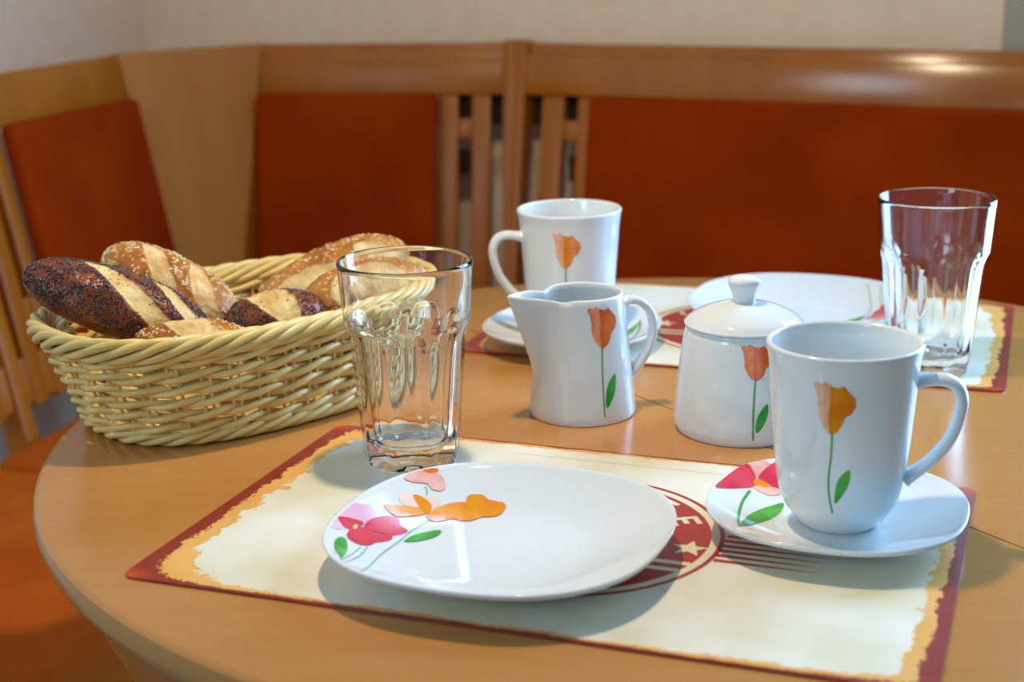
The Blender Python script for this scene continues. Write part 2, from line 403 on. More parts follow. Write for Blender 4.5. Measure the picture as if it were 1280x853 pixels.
make_mat((-.04744, 1.25414, .0), -.33656, 'cream and red printed placemat on the far side of the table behind the milk jug', 0)

# ---------------------------------------------------------------- porcelain plates
def rho(x, y, a, n): return (abs(x/a)**n+abs(y/a)**n)**(1/n)
class PlateShape:
    def __init__(s, a, n, z0, z1, r0): s.a, s.n, s.z0, s.z1, s.r0 = a, n, z0, z1, r0
    def top(s, x, y):
        r = rho(x, y, s.a, s.n); return s.z0+(s.z1-s.z0)*max(0, (r-s.r0)/(1-s.r0))**1.5
    def dir(s, t):
        c, q = cos(t), sin(t); return (abs(c/s.a)**s.n+abs(q/s.a)**s.n)**(-1/s.n)
    def build(s, parent):
        seg = 144; th = .0035; rings = []
        def ring(k, z): return [(k*s.dir(2*pi*j/seg)*cos(2*pi*j/seg), k*s.dir(2*pi*j/seg)*sin(2*pi*j/seg), z) for j in range(seg)]
        f = s.r0*1.05
        zt = lambda k: s.z0+(s.z1-s.z0)*max(0, (k-s.r0)/(1-s.r0))**1.5
        # underside centre -> foot -> rim -> top centre
        rings.append(ring(.02, .0018)); rings.append(ring(f-.10, .0018)); rings.append(ring(f-.085, 0)); rings.append(ring(f-.04, 0)); rings.append(ring(f-.02, .0016))
        for i in range(14):
            k = f+(0.985-f)*i/13; rings.append(ring(k, max(.0016, zt(k)-th*(1-.25*i/13))))
        rings.append(ring(.996, s.z1-.0018)); rings.append(ring(1.0, s.z1-.0009)); rings.append(ring(.997, s.z1-.0002)); rings.append(ring(.990, s.z1-.0001))
        for i in range(1, 34):
            k = .990*(1-i/34); rings.append(ring(k, min(zt(k), s.z1-.0002)))
        V, F = loft(rings, True, True, True)
        return mesh_obj('dish', V, F, M_PORC, parent)
PS = PlateShape(.0975, 2.43, .0045, .022, .50); SS = PlateShape(.0755, 2.35, .0055, .019, .42)
def on_plate(S, dz=.00025):
    def f(u, v):
        x, y = u/1000, v/1000; return (x, y, min(S.top(x, y), S.z1+.0005)+dz)
    return f
PLATE_ART={
 'pink_a': [(-94.6, -33.2), (-97.2, -21.7), (-97.3, -6.2), (-95.6, 1.6), (-91.0, 7.8), (-85.9, 8.6), (-81.1, 4.1), (-80.5, -3.2), (-80.6, -12.0), (-83.8, -20.9), (-86.1, -29.4), (-88.3, -33.3), (-91.7, -34.9)] ,
 'red_a': [(-94.2, -20.2), (-91.9, -16.2), (-88.6, -13.2), (-84.9, -10.8), (-82.0, -11.4), (-82.3, -19.6), (-84.6, -25.9), (-87.3, -26.8), (-90.6, -24.3)] ,
 'red_b': [(-81.2, -13.0), (-81.4, -3.4), (-78.9, 5.2), (-74.1, 11.3), (-70.2, 11.2), (-66.9, 6.3), (-61.8, 4.5), (-60.7, 0.8), (-65.1, -8.6), (-70.3, -11.2), (-75.0, -14.8), (-78.7, -16.2)] ,
 'red_c': [(-83.5, -23.7), (-81.0, -15.7), (-75.7, -15.8), (-69.9, -12.1), (-65.2, -9.5), (-63.8, -13.7), (-66.0, -20.5), (-68.2, -24.9), (-68.8, -31.4), (-72.3, -36.3), (-77.0, -37.3), (-81.2, -35.0), (-83.6, -29.1)] ,
 'eye_a': [(-84.7, -20.2), (-84.4, -17.0), (-82.8, -17.7), (-82.4, -21.3), (-83.3, -22.5)] ,
 'green_a': [(-81.7, -49.6), (-83.2, -40.5), (-80.2, -39.1), (-75.7, -45.6), (-71.3, -56.1), (-67.6, -70.4), (-70.8, -65.2), (-75.6, -60.7)] ,
 'green_b': [(-57.4, -10.2), (-56.2, 0.4), (-51.5, 9.5), (-47.1, 14.4), (-43.7, 13.6), (-43.5, 6.1), (-47.2, -0.4), (-52.9, -7.0)] ,
 'or_a': [(-83.1, 18.1), (-79.1, 22.4), (-72.7, 28.0), (-65.7, 32.2), (-60.1, 32.1), (-62.6, 25.0), (-68.1, 17.5), (-72.7, 13.0), (-77.3, 13.6)] ,
 'or_b': [(-74.0, 41.2), (-69.3, 43.2), (-64.2, 41.8), (-60.6, 38.4), (-58.5, 31.0), (-62.6, 30.2), (-67.8, 34.6)] ,
 'peach': [(-81.1, 35.7), (-78.2, 40.5), (-72.4, 42.7), (-65.2, 46.9), (-58.9, 47.7), (-57.8, 42.5), (-59.0, 37.4), (-66.0, 33.0), (-72.9, 28.5), (-77.9, 29.7)] ,
 'or_c': [(-59.5, 28.0), (-57.3, 38.6), (-53.7, 46.1), (-48.0, 51.3), (-43.1, 53.1), (-34.6, 54.3), (-26.5, 47.5), (-29.4, 40.9), (-33.3, 34.0), (-39.3, 32.6), (-45.0, 33.1), (-48.4, 27.8), (-53.3, 23.9), (-57.0, 24.8)] ,
 'yel': [(-44.8, 60.2), (-37.2, 63.9), (-32.2, 60.9), (-24.0, 61.3), (-20.0, 59.0), (-19.1, 52.7), (-20.6, 46.5), (-25.7, 42.6), (-31.4, 43.1), (-39.0, 48.3), (-43.5, 52.6)] ,
 'pink_b': [(-84.6, 52.8), (-83.2, 57.6), (-79.0, 63.8), (-75.0, 67.8), (-69.7, 68.7), (-64.2, 66.3), (-60.2, 59.3), (-61.8, 54.9), (-67.0, 53.8), (-71.4, 56.3), (-77.6, 52.3), (-82.5, 50.6)] ,
 'or_d': [(-77.9, 65.2), (-72.7, 70.6), (-69.7, 71.6), (-69.7, 68.7), (-72.8, 65.2), (-76.0, 64.7)] ,
 'stem_a': [(-66.1, -74.3), (-68.9, -53.8), (-71.1, -38.7)] ,
 'stem_b': [(-63.1, -75.3), (-65.4, -52.5), (-68.9, -34.5)] ,
 'stem_c': [(-49.8, -81.9), (-59.2, -39.8), (-59.6, -11.3), (-59.0, 6.6), (-55.7, 24.4)] ,
 'stem_d': [(-71.2, 53.1), (-68.7, 50.7), (-67.5, 47.0)] ,
}
SAUCER_ART={
 'red_a': [(-73.7, 2.7), (-71.5, 21.2), (-67.8, 36.7), (-63.4, 47.2), (-58.1, 42.2), (-54.8, 35.1), (-54.6, 25.6), (-61.0, 17.0), (-68.3, 7.4)] ,
 'pink_a': [(-63.4, 47.2), (-56.5, 57.4), (-52.7, 56.7), (-48.7, 54.6), (-52.9, 46.1), (-54.0, 36.9), (-56.3, 39.4), (-59.9, 44.9)] ,
 'red_b': [(-53.8, 35.9), (-52.9, 46.1), (-49.0, 56.2), (-43.2, 63.5), (-34.7, 63.0), (-29.5, 54.6), (-29.5, 41.8), (-33.9, 34.1), (-39.4, 32.2), (-46.9, 34.3)] ,
 'pink_b': [(-54.6, 25.6), (-49.8, 31.0), (-43.2, 33.4), (-35.0, 33.6), (-41.4, 24.2), (-48.1, 22.3)] ,
 'yel': [(-55.9, 31.8), (-53.8, 35.9), (-49.6, 35.8), (-44.5, 33.7), (-47.3, 30.5), (-53.4, 28.4)] ,
 'green_a': [(-49.4, -38.6), (-49.3, -16.3), (-44.0, 2.5), (-37.3, 15.0), (-34.1, 17.7), (-33.4, 6.6), (-36.4, -7.7), (-42.3, -23.3), (-47.1, -37.9)] ,
 'stem_a': [(-55.5, 19.5), (-56.1, -0.7), (-53.0, -25.7), (-48.5, -43.0)] ,
}

def art(S, parent, data, mats, scale=(1, 1), rot=0):
    lay = 0
    data = dict(sorted(data.items(), key=lambda q: 0 if q[0] in ('pink_a', 'peach') or q[0].startswith('stem') else 1))
    for k, pts in data.items():
        lay += 1
        if rot: pts = [(cos(rot)*x-sin(rot)*y, sin(rot)*x+cos(rot)*y) for x, y in pts]
        pts = [(x, y) for x, y in pts if rho(x/1000, y/1000, S.a, S.n) < 1.08]
        if len(pts) < 2: continue
        fn0 = on_plate(S, .0002+lay*.000025)
        def fn(u, v, fn0=fn0):
            r = rho(u/1000, v/1000, S.a, S.n)
            if r > .992: u, v = u*.992/r, v*.992/r
            return fn0(u, v)
        m = mats.get(k) or mats[k.split('_')[0]]
        if k.startswith('stem'): V, F = ribbon_mesh(pts, mats.get('w', 1.1), fn); nm = 'stem_print'
        else: V, F = fill(smooth_poly(pts, 3), fn, .7, 1.6); nm = {'green': 'leaf_print'}.get(k.split('_')[0], 'petal_print')
        F = [q if ((V[q[1]][0]-V[q[0]][0])*(V[q[2]][1]-V[q[0]][1])-(V[q[1]][1]-V[q[0]][1])*(V[q[2]][0]-V[q[0]][0])) > 0 else q[::-1] for q in F]
        mesh_obj(nm, V, F, m, parent)
MP = {'pink_a': P_PINK, 'red': P_RED, 'eye': P_EYE, 'green_a': P_GRN, 'green_b': P_GRN, 'or_a': P_OR, 'or_b': P_YEL, 'peach': P_PEACH, 'or_c': P_OR, 'yel': P_YEL,
      'pink_b': P_SALM, 'or_d': P_DOR, 'stem': P_STEM, 'w': .7}
MS = {'red': P_RED, 'pink': P_SALM, 'yel': P_YEL, 'green': P_GRN, 'stem': P_DSTEM, 'w': 1.8}
MZ = .0016
p1 = thing('dinner_plate', 'white rounded-square plate with pink, red and orange flowers on the near placemat', 'plate', (-.008, .811, MZ), -.36, 'dinner plates')
PS.build(p1); art(PS, p1, PLATE_ART, MP)
p2 = thing('dinner_plate', 'white rounded-square plate on the far placemat behind the sugar bowl', 'plate', (.2598, 1.3287, MZ), -.36, 'dinner plates')
PS.build(p2); art(PS, p2, PLATE_ART, MP, rot=pi)
s1 = thing('saucer', 'white rounded-square saucer with red flower under the near right mug', 'saucer', (.190, .840, MZ), -.36, 'saucers')
SS.build(s1); art(SS, s1, SAUCER_ART, MS)
s2 = thing('saucer', 'white rounded-square saucer under the far mug, partly hidden by the milk jug', 'saucer', (.0525, 1.268, MZ), -.36, 'saucers')
SS.build(s2); art(SS, s2, SAUCER_ART, MS, rot=pi)

# ---------------------------------------------------------------- mugs
MUG = [(.0225, 0), (.0275, .0057), (.0337, .0153), (.0372, .0305), (.0396, .053), (.0420, .085), (.0432, .1), (.0448, .1095)]
def prof_r(P, z):
    for (r0, z0), (r1, z1) in zip(P, P[1:]):
        if z0 <= z <= z1: return r0+(r1-r0)*(z-z0)/(z1-z0)
    return P[-1][0] if z > P[-1][1] else P[0][0]
TULIP = [(-15, 95.8), (-12.4, 97.7), (-9.5, 95.9), (-6.1, 98.0), (-1.9, 95.9), (3.4, 95.0), (8.0, 96.3), (12, 92.6), (16.5, 89.3), (17.5, 84.9), (14.5, 80.0), (9.5, 77.6), (7.5, 73.1), (5.0, 69.5), (0, 66.7), (-5.1, 69.4), (-8.3, 73.7), (-10.8, 78.8), (-11.3, 86.0), (-12.5, 92.2)]
TULIP_EDGE = [(-15, 95.8), (-12.4, 97.7), (-9.5, 95.9), (-6.1, 98.0), (-2.2, 95.9), (-2.0, 86.8), (-3.1, 75.9), (-2.0, 68.2), (-5.1, 69.4), (-8.3, 73.7), (-10.8, 78.8), (-11.3, 86.0), (-12.5, 92.2)]
def tulip_print(parent, phi, rfun, K, du, ztop, m_main, m_edge, hstem, leaf, wk=1):
    """K: degrees per unit of TULIP u; ztop scaling (z0,z1) the tulip occupies in mm"""
    z0, z1 = ztop
    def mp(p): return (p[0]*wk, z0+(p[1]-66.7)*(z1-z0)/31.3)
    def fn(off):
        def f(u, v):
            a = radians(phi+u*du); r = rfun(v/1000)+off; return (r*cos(a), r*sin(a), v/1000)
        return f
    V, F = fill([mp(p) for p in TULIP], fn(.00022), .5, 1.5); mesh_obj('tulip_print', V, F, m_main, parent)
    V, F = fill([mp(p) for p in TULIP_EDGE], fn(.00030), .5, 1.5); mesh_obj('tulip_edge_print', V, F, m_edge, parent)
    V, F = ribbon_mesh(hstem, .9/du/.75, fn(.00025)) if False else ribbon_mesh(hstem, 1.6, fn(.00025)); mesh_obj('stem_print', V, F, P_DSTEM, parent)
    V, F = fill(smooth_poly(leaf, 3), fn(.00028), .5, 1.2); mesh_obj('leaf_print', V, F, P_LEAF, parent)
def cup_body(P, wall, floor_t, z_top, seg=120, name='cup_body', parent=None):
    outer = smooth_prof(P, 5)
    inner = []
    for r, z in reversed(outer):
        if z > floor_t+.004: inner.append((r-wall, z))
    lip = [(P[-1][0]+.0001, z_top-.0012), (P[-1][0]-wall*.25, z_top-.0002), (P[-1][0]-wall*.6, z_top-.0001), (P[-1][0]-wall*.95, z_top-.0012)]
    rl = inner[-1][0]
    bot = [(rl*.9, floor_t+.0015), (rl*.7, floor_t+.0003), (rl*.35, floor_t), (.0005, floor_t)]
    prof = [(.0005, .0012), (P[0][0]-.004, .0012), (P[0][0]-.0025, 0)]+outer+lip+inner+bot
    V, F = loft(lathe_rings(prof, seg), True, True, True)
    return mesh_obj(name, V, F, M_PORC, parent)
def handle(parent, pts, ang, ra, rb, flare=.35):
    ca, sa = cos(ang), sin(ang)
    p = [(r*ca, r*sa, z) for r, z in pts]; path = spline3(p, 8)
    V, F = tube(path, ra, rb, 16, side=(-sa, ca, 0), scale=lambda t: 1+flare*(max(0, 1-t/.14)**2+max(0, (t-.86)/.14)**2))
    return mesh_obj('handle', V, F, M_PORC, parent)
def make_mug(label, loc, phi, hang, group):
    t = thing('mug', label, 'mug', loc, 0, group)
    cup_body(MUG, .0032, .006, .1117, name='cup_body', parent=t)
    handle(t, [(.0405, .0885), (.0480, .0900), (.0560, .0905), (.0630, .0872), (.0665, .0790), (.0655, .0680), (.0615, .0560), (.0550, .0460), (.0470, .0372), (.0370, .0290)], hang, .0060, .0038)
    rf = lambda z: prof_r(MUG_S, z)
    tulip_print(t, phi, rf, 1, 1.0, (66.7, 98.0), P_TUL, P_TULP, [(0, 67.5), (-.3, 54.3), (-2, 39.2), (-1, 27.8), (2, 17.6)],
                [(4, 24.2), (4, 34.0), (7, 40.7), (14.6, 46.0), (15.8, 40.0), (12.3, 32.4)])
    return t
MUG_S = smooth_prof(MUG, 5)
make_mug('white tulip mug with its handle to the right, standing on the near saucer', (.1919, .8423, .0072), -110, radians(-14), 'tulip mugs')
make_mug('white tulip mug with handle to the left, standing behind the milk jug', (.0511, 1.2791, .0072), -97, radians(188), 'tulip mugs')

# ---------------------------------------------------------------- milk jug
jug = thing('milk_jug', 'small white milk jug with spout and orange tulip, in the middle of the table', 'jug', (.0517, 1.0835, .0001), 0)
JH = .0925; SP = radians(197)
def jug_r(a, z, inner=0):
    r = .0402-.0092*(z/JH); r -= .0012*max(0, 1-z/.004)**2
    d = abs((a-SP+pi) % (2*pi)-pi)
    k = max(0, (z-.030)/(JH-.030)); w = radians(40)
    tip = .0275*k**1.15
    if d < w:
        # wedge spout: straight flanks meeting at the tip
        s = 1-d/w; r2 = r+tip*(s**1.35)
    else: r2 = r
    return r2-inner
def jug_z(a, z):
    d = abs((a-SP+pi) % (2*pi)-pi); k = max(0, (z/JH-.6)/.4)
    return z+k*(.0015*max(0, 1-d/radians(40))-.0022*math.exp(-((d-radians(42))/radians(14))**2))
seg = 180
rings = []
zs = [0, .0008, .002, .004]+[.004+(JH-.0055)*i/26 for i in range(1, 27)]
rings.append([(.0005*cos(2*pi*j/seg), .0005*sin(2*pi*j/seg), .001) for j in range(seg)])
rings.append([(.037*cos(2*pi*j/seg), .037*sin(2*pi*j/seg), .001) for j in range(seg)])
for z in zs: rings.append([(jug_r(2*pi*j/seg, z)*cos(2*pi*j/seg), jug_r(2*pi*j/seg, z)*sin(2*pi*j/seg), jug_z(2*pi*j/seg, z)) for j in range(seg)])
for ins, zz in ((.0006, JH-.0004), (.0014, JH), (.0024, JH-.0006)): rings.append([(jug_r(2*pi*j/seg, zz, ins)*cos(2*pi*j/seg), jug_r(2*pi*j/seg, zz, ins)*sin(2*pi*j/seg), jug_z(2*pi*j/seg, zz)) for j in range(seg)])
for z in reversed(zs[4:]):
    if z > .007: rings.append([(jug_r(2*pi*j/seg, z, .0030)*cos(2*pi*j/seg), jug_r(2*pi*j/seg, z, .0030)*sin(2*pi*j/seg), jug_z(2*pi*j/seg, z)) for j in range(seg)])
rings.append([(.03*cos(2*pi*j/seg), .03*sin(2*pi*j/seg), .0045) for j in range(seg)]); rings.append([(.0005*cos(2*pi*j/seg), .0005*sin(2*pi*j/seg), .004) for j in range(seg)])
V, F = loft(rings, True, True, True); mesh_obj('jug_body', V, F, M_PORC, jug)
handle(jug, [(.0300, .0800), (.0365, .0835), (.0450, .0815), (.0520, .0745), (.0550, .0640), (.0540, .0530), (.0490, .0410), (.0430, .0320), (.0355, .0250)], radians(12), .0055, .0034)
tulip_print(jug, -66, lambda z: .0402-.0092*(z/JH), 1, 1.0, (57, 87.8), P_TULD, P_TULR, [(-2, 57.8), (-3, 34.5), (-2.5, 6.7)],
            [(.5, 13.0), (0, 22), (4, 31), (14, 37.5), (13, 27), (7, 18)], 1.30)

# ---------------------------------------------------------------- sugar bowl
sug = thing('sugar_bowl', 'white lidded sugar bowl with round knob, between the milk jug and the near mug', 'sugar bowl', (.1645, 1.0397, .0001), 0)
SUG = [(.0465, 0), (.0482, .004), (.0485, .010), (.0468, .035), (.0440, .058), (.0418, .072), (.0405, .0752)]
SUGS = smooth_prof(SUG, 5)
cup_body(SUG, .003, .005, .0768, name='bowl_body', parent=sug)
lid_p = [(.0005, .0770), (.0375, .0770), (.0412, .0776), (.0420, .0785), (.0412, .0795), (.037, .0835), (.028, .0880), (.018, .0912), (.0100, .0925), (.0082, .0935), (.0080, .0955), (.0088, .0995), (.0105, .1035), (.0116, .1065), (.0117, .1085), (.0105, .1103), (.007, .1115), (.003, .1119), (.0005, .112)]
lp = smooth_prof(lid_p, 4)
V, F = loft(lathe_rings(lp[:40], 120), True, True, False)
cut = [i for i, p in enumerate(lp) if p[1] >= .0926][0]
V, F = loft(lathe_rings(lp[:cut+1], 120), True, True, True); lid = mesh_obj('lid', V, F, M_PORC, sug)
V, F = loft(lathe_rings(lp[cut:], 64), True, True, True); mesh_obj('knob', V, F, M_PORC, lid)
tulip_print(sug, -87, lambda z: prof_r(SUGS, z), 1, 1.0, (47.4, 73), P_TULD, P_TULR, [(-1, 48.2), (-2.5, 27.3), (-2.5, 5.8)],
            [(0, 11.3), (-.5, 18), (3, 26), (9.5, 31.5), (9.5, 23), (5, 15)], .95)

# ---------------------------------------------------------------- tumblers
def make_tumbler():
    NF = 9; H = .1394; seg = 200; f = pi/NF
    circ = [(0, .0310), (.0015, .0320), (.012, .0338), (.040, .0358), (.067, .0383), (.092, .0408), (.099, .0424), (.105, .0428), (.125, .0441), (.1375, .0452), (H, .0450)]
    apo = [(0, .0300), (.0020, .0312), (.012, .0322), (.040, .0340), (.067, .0361), (.084, .0376), (.090, .0386), (.0955, .0405), (.100, .0428), (.106, .0480), (.12, .06), (H, .07)]
    def ip(T, z):
        for (a, b), (c, d) in zip(T, T[1:]):
            if a <= z <= c: return b+(d-b)*(z-a)/(c-a)
        return T[-1][1]
    def rout(a, z):
        q = (a % (2*f))-f; return min(ip(circ, z), ip(apo, z)/cos(q))
    rings = []
    R = lambda fn, z: [(fn(2*pi*j/seg)*cos(2*pi*j/seg), fn(2*pi*j/seg)*sin(2*pi*j/seg), z) for j in range(seg)]
    rings.append(R(lambda a: .0005, .003)); rings.append(R(lambda a: .018, .0025)); rings.append(R(lambda a: .026, .0004))
    rings.append(R(lambda a: rout(a, 0)-.0012, 0))
    zz = [0.0006, .002, .006, .012]+[.012+.07*i/12 for i in range(1, 13)]+[.082+.026*i/26 for i in range(1, 27)]+[.108+(.0295)*i/10 for i in range(1, 11)]
    for z in zz: rings.append(R(lambda a: rout(a, z), z))
    rings.append(R(lambda a: .0451, H-.0008)); rings.append(R(lambda a: .0446, H)); rings.append(R(lambda a: .0438, H)); rings.append(R(lambda a: .0433, H-.0010))
    inn = [(H-.004, .0430), (.118, .0412), (.105, .0402), (.098, .0393), (.09, .0368), (.08, .0350), (.06, .0328), (.04, .0310), (.026, .0296), (.019, .0280), (.0150, .0245), (.0130, .018), (.0122, .009), (.0120, .0005)]
    ip2 = smooth_prof([(r, z) for z, r in inn], 4)
    for r, z in ip2: rings.append(R(lambda a: r, z))
    V, F = loft(rings, True, True, True)
    return V, F, seg
def tumbler(label, loc, rz):
    V, F, seg = make_tumbler()
    o = mesh_obj('drinking_glass', V, F, M_GLASS, None, True, 35)
    o.location = loc; o.rotation_euler = (0, 0, rz)
    return tag(o, label, 'glass', 'faceted drinking glasses')
tumbler('clear faceted drinking glass on the near placemat in front of the bread basket', (-.0699, .9828, MZ), radians(14))
tumbler('clear faceted drinking glass on the far placemat at the right edge', (.3347, 1.1719, MZ), radians(-2))

# ---------------------------------------------------------------- wicker basket
BT = .7351; BC = Vector((-.2043, 1.130, 0))
basket = thing('bread_basket', 'oval cream wicker bread basket full of rolls on the left of the table', 'basket', (BC.x, BC.y, .0002), BT)
def sq_pt(t, a, b, n, off=0, z=0):
    """point on the superellipse by angle parameter t (0..1, arc-length table)"""
    i = (t % 1)*len(TAB); k = int(i); f = i-k; th = TAB[k % len(TAB)]+((TAB[(k+1) % len(TAB)]-TAB[k % len(TAB)]) % (2*pi))*f
    c, s = cos(th), sin(th); r = (abs(c/a)**n+abs(s/b)**n)**(-1/n)
    # outward normal
    x, y = r*c, r*s; nx = math.copysign(abs(x/a)**(n-1)/a, x); ny = math.copysign(abs(y/b)**(n-1)/b, y); l = math.hypot(nx, ny)
    return Vector((x+off*nx/l, y+off*ny/l, z))
def arc_table(a, b, n, m=360):
    P = []; S = [0]
    K = 4000
    for i in range(K+1):
        th = 2*pi*i/K; c, s = cos(th), sin(th); r = (abs(c/a)**n+abs(s/b)**n)**(-1/n); P.append((r*c, r*s, th))
        if i: S.append(S[-1]+math.hypot(P[i][0]-P[i-1][0], P[i][1]-P[i-1][1]))
    out = []; j = 0
    for i in range(m):
        t = S[-1]*i/m
        while S[j+1] < t: j += 1
        out.append(P[j][2])
    return out
TAB = arc_table(.145, .09, 2.6)
BH = .0862
def dims(z):
    k = max(0, min(1, z/BH)); k2 = k**.85
    return .1235+(.160-.1235)*k2-.003, .080+(.0993-.080)*k2-.003
def wall_pt(t, z, off):
    a, b = dims(z); return sq_pt(t, a, b, 2.55, off, z)
NS = 36
for i in range(NS):                      # upright stakes, in pairs
    for d in (-.0030, .0030):
        pts = [wall_pt(i/NS+d/.72, .004+(BH-.012)*k/8, 0) for k in range(9)]
        V, F = tube(pts, .0014, seg=6); mesh_obj('stake', V, F, M_WICKD, basket)
def strands(name, count, zc, amp_r, amp_z, rad, waves, phase0=0, off=0, m=M_WICKER, n=540, seg=7, wob=.0006):
    for s in range(count):
        path = []
        for i in range(n):
            t = i/n; ph = 2*pi*waves*t+2*pi*s/count+phase0
            z = zc+amp_z*sin(ph)+wob*sin(9*2*pi*t+phase0*3+s)
            path.append(wall_pt(t, z, off+amp_r*cos(ph)))
        V, F = tube(path, rad, seg=seg, closed=True, side=(0, 0, 1)); mesh_obj(name, V, F, m, basket)
rows = 6
for k in range(rows):
    strands('weaver_rod', 2, .0140+k*.0104, .0034, .0023, .0026, NS/3, phase0=k*2*pi*.37, wob=.0006)
strands('foot_braid_rod', 4, .0064, .0042, .0036, .0027, 9, off=.0005, wob=0)
strands('rim_braid_rod', 6, BH-.0090, .0052, .0066, .0031, 7, off=.0018, wob=.0008)
strands('rim_braid_rod', 2, BH-.0085, .0012, .0026, .0028, 9, off=.0005, wob=0)
# woven floor of the basket: rods side by side
parts = []
for i in range(-16, 17):
    y = i*.0047; k = max(0, 1-abs(y/.079)**2.5)**(1/2.5); x = .119*k
    if x > .01: parts.append(tube([(-x, y, .0055), (-x/2, y, .0062 if i % 2 else .0048), (0, y, .0055), (x/2, y, .0048 if i % 2 else .0062), (x, y, .0055)], .0024, seg=6))
V, F = join(parts); o = mesh_obj('base_weave', V, F, M_WICKD, basket); o['kind'] = 'stuff'

# ---------------------------------------------------------------- bread rolls
def octa(c, nrm, l, w, h, tang):
    n = Vector(nrm).normalized(); t = Vector(tang); t = (t-n*t.dot(n)).normalized(); b = n.cross(t); c = Vector(c)
    V = [c+t*l, c-t*l*.8, c+b*w, c-b*w, c+n*h, c-n*h*.5, c+t*l*.45+b*w*.8, c+t*l*.45-b*w*.8]
    F = [(0, 6, 4), (6, 2, 4), (2, 1, 4), (1, 3, 4), (3, 7, 4), (7, 0, 4), (6, 0, 5), (2, 6, 5), (1, 2, 5), (3, 1, 5), (7, 3, 5), (0, 7, 5)]
    return [tuple(v) for v in V], F
def roll(label, loc, euler, Ln, R, m, slashes, seed_kind, nseed, bend=0, flatz=.85, seedmask=None, seed=1, nn=(110, 90), taper=2.4):
    """slashes: list of (x centre -1..1, slope, half width, angle centre, angle half range)"""
    rnd = random.Random(seed); nu, nv = nn
    def crust(x, a):
        c = 1.0
        for (xc, sl, hw, ac, ar) in slashes:
            da = (a-ac+pi) % (2*pi)-pi
            if abs(da) < ar:
                w = hw*sqrt(1-(da/ar)**2); d = abs(x-xc-sl*da)/w if w > 1e-4 else 9
                jag = .12*noise.noise(Vector((x*9, a*4, seed)))
                c = min(c, max(0, min(1, (d+jag-.82)/.3)))
        return c
    def pt(x, a):
        prof = (max(0, 1-abs(x)**taper))**(1/2.0)
        c = crust(x, a)
        r = R*prof*(1+.05*noise.noise(Vector((x*3, cos(a)*1.5, sin(a)*1.5+seed)))+.025*noise.noise(Vector((x*11, cos(a)*5, sin(a)*5+seed))))
        # crumb bulges softly, the crust lip stands proud at its edge
        lip = math.exp(-((c-.55)/.3)**2)*.035 if c < .999 else 0
        r *= 1+lip-.05*(1-c)+.04*(1-c)*noise.noise(Vector((x*6, a*2, 3+seed)))
        y = r*cos(a); z = r*sin(a)*flatz
        return Vector((x*Ln/2, y+bend*(x*x)*Ln, z))
    V = []; C = []
    for i in range(nu+1):
        x = -cos(pi*i/nu)*.9995
        for j in range(nv):
            a = 2*pi*j/nv; V.append(tuple(pt(x, a))); C.append(crust(x, a))
    F = []
    for i in range(nu):
        for j in range(nv): k = (j+1) % nv; F.append((i*nv+j, i*nv+k, (i+1)*nv+k, (i+1)*nv+j))
    F.append(tuple(range(nv))); F.append(tuple(reversed(range(nu*nv, (nu+1)*nv))))
    t = thing('bread_roll', label, 'bread roll', loc, 0, 'bread rolls in the basket'); t.rotation_euler = euler
    o = mesh_obj('loaf', V, [q[::-1] for q in F], m, t)
    at = o.data.attributes.new('crust', 'FLOAT', 'POINT'); at.data.foreach_set('value', C)
    parts = []; tries = 0; made = 0
    while made < nseed and tries < nseed*8:
        tries += 1; x = rnd.uniform(-.985, .985); a = rnd.uniform(0, 2*pi)
        if sin(a) < -.55: continue
        c = crust(x, a)
        if c < .9 and rnd.random() > .04: continue
        cl = noise.noise(Vector((x*6, cos(a)*3, sin(a)*3+seed*2)))
        if cl < rnd.uniform(-.6, .25) and seed_kind == 'poppy': continue
        if cl < rnd.uniform(-.9, .1) and seed_kind != 'poppy': continue
        if seedmask and not seedmask(x, a): continue
        p = pt(x, a); e = .01; n = (pt(x, a+e)-p).cross(pt(x+e if x < .9 else x-e, a)-p)
        if n.length < 1e-12: continue
        if n.dot(Vector((0, p.y, p.z))) < 0: n = -n
        n.normalize(); tg = Vector((rnd.uniform(-1, 1), rnd.uniform(-1, 1), rnd.uniform(-1, 1)))
        if abs(tg.normalized().dot(n)) > .97: continue
        if seed_kind == 'poppy': parts.append(octa(p+n*.0001, n, .00085, .00065, .0006, tg))
        else: parts.append(octa(p+n*.0001, n, .0019*rnd.uniform(.85, 1.1), .0011, .0008, tg))
        made += 1
    V, F = join(parts); s = mesh_obj('poppy_seeds' if seed_kind == 'poppy' else 'sesame_seeds', V, F, M_POPPY if seed_kind == 'poppy' else M_SESAME, t, False); s['kind'] = 'stuff'
    return t
def orient(xdir, roll_a):
    x = Vector(xdir).normalized(); up = Vector((0, 0, 1)); y = up.cross(x).normalized(); z = x.cross(y)
    M = Matrix((x, y, z)).transposed().to_4x4() @ Matrix.Rotation(roll_a, 4, 'X'); return M.to_euler()
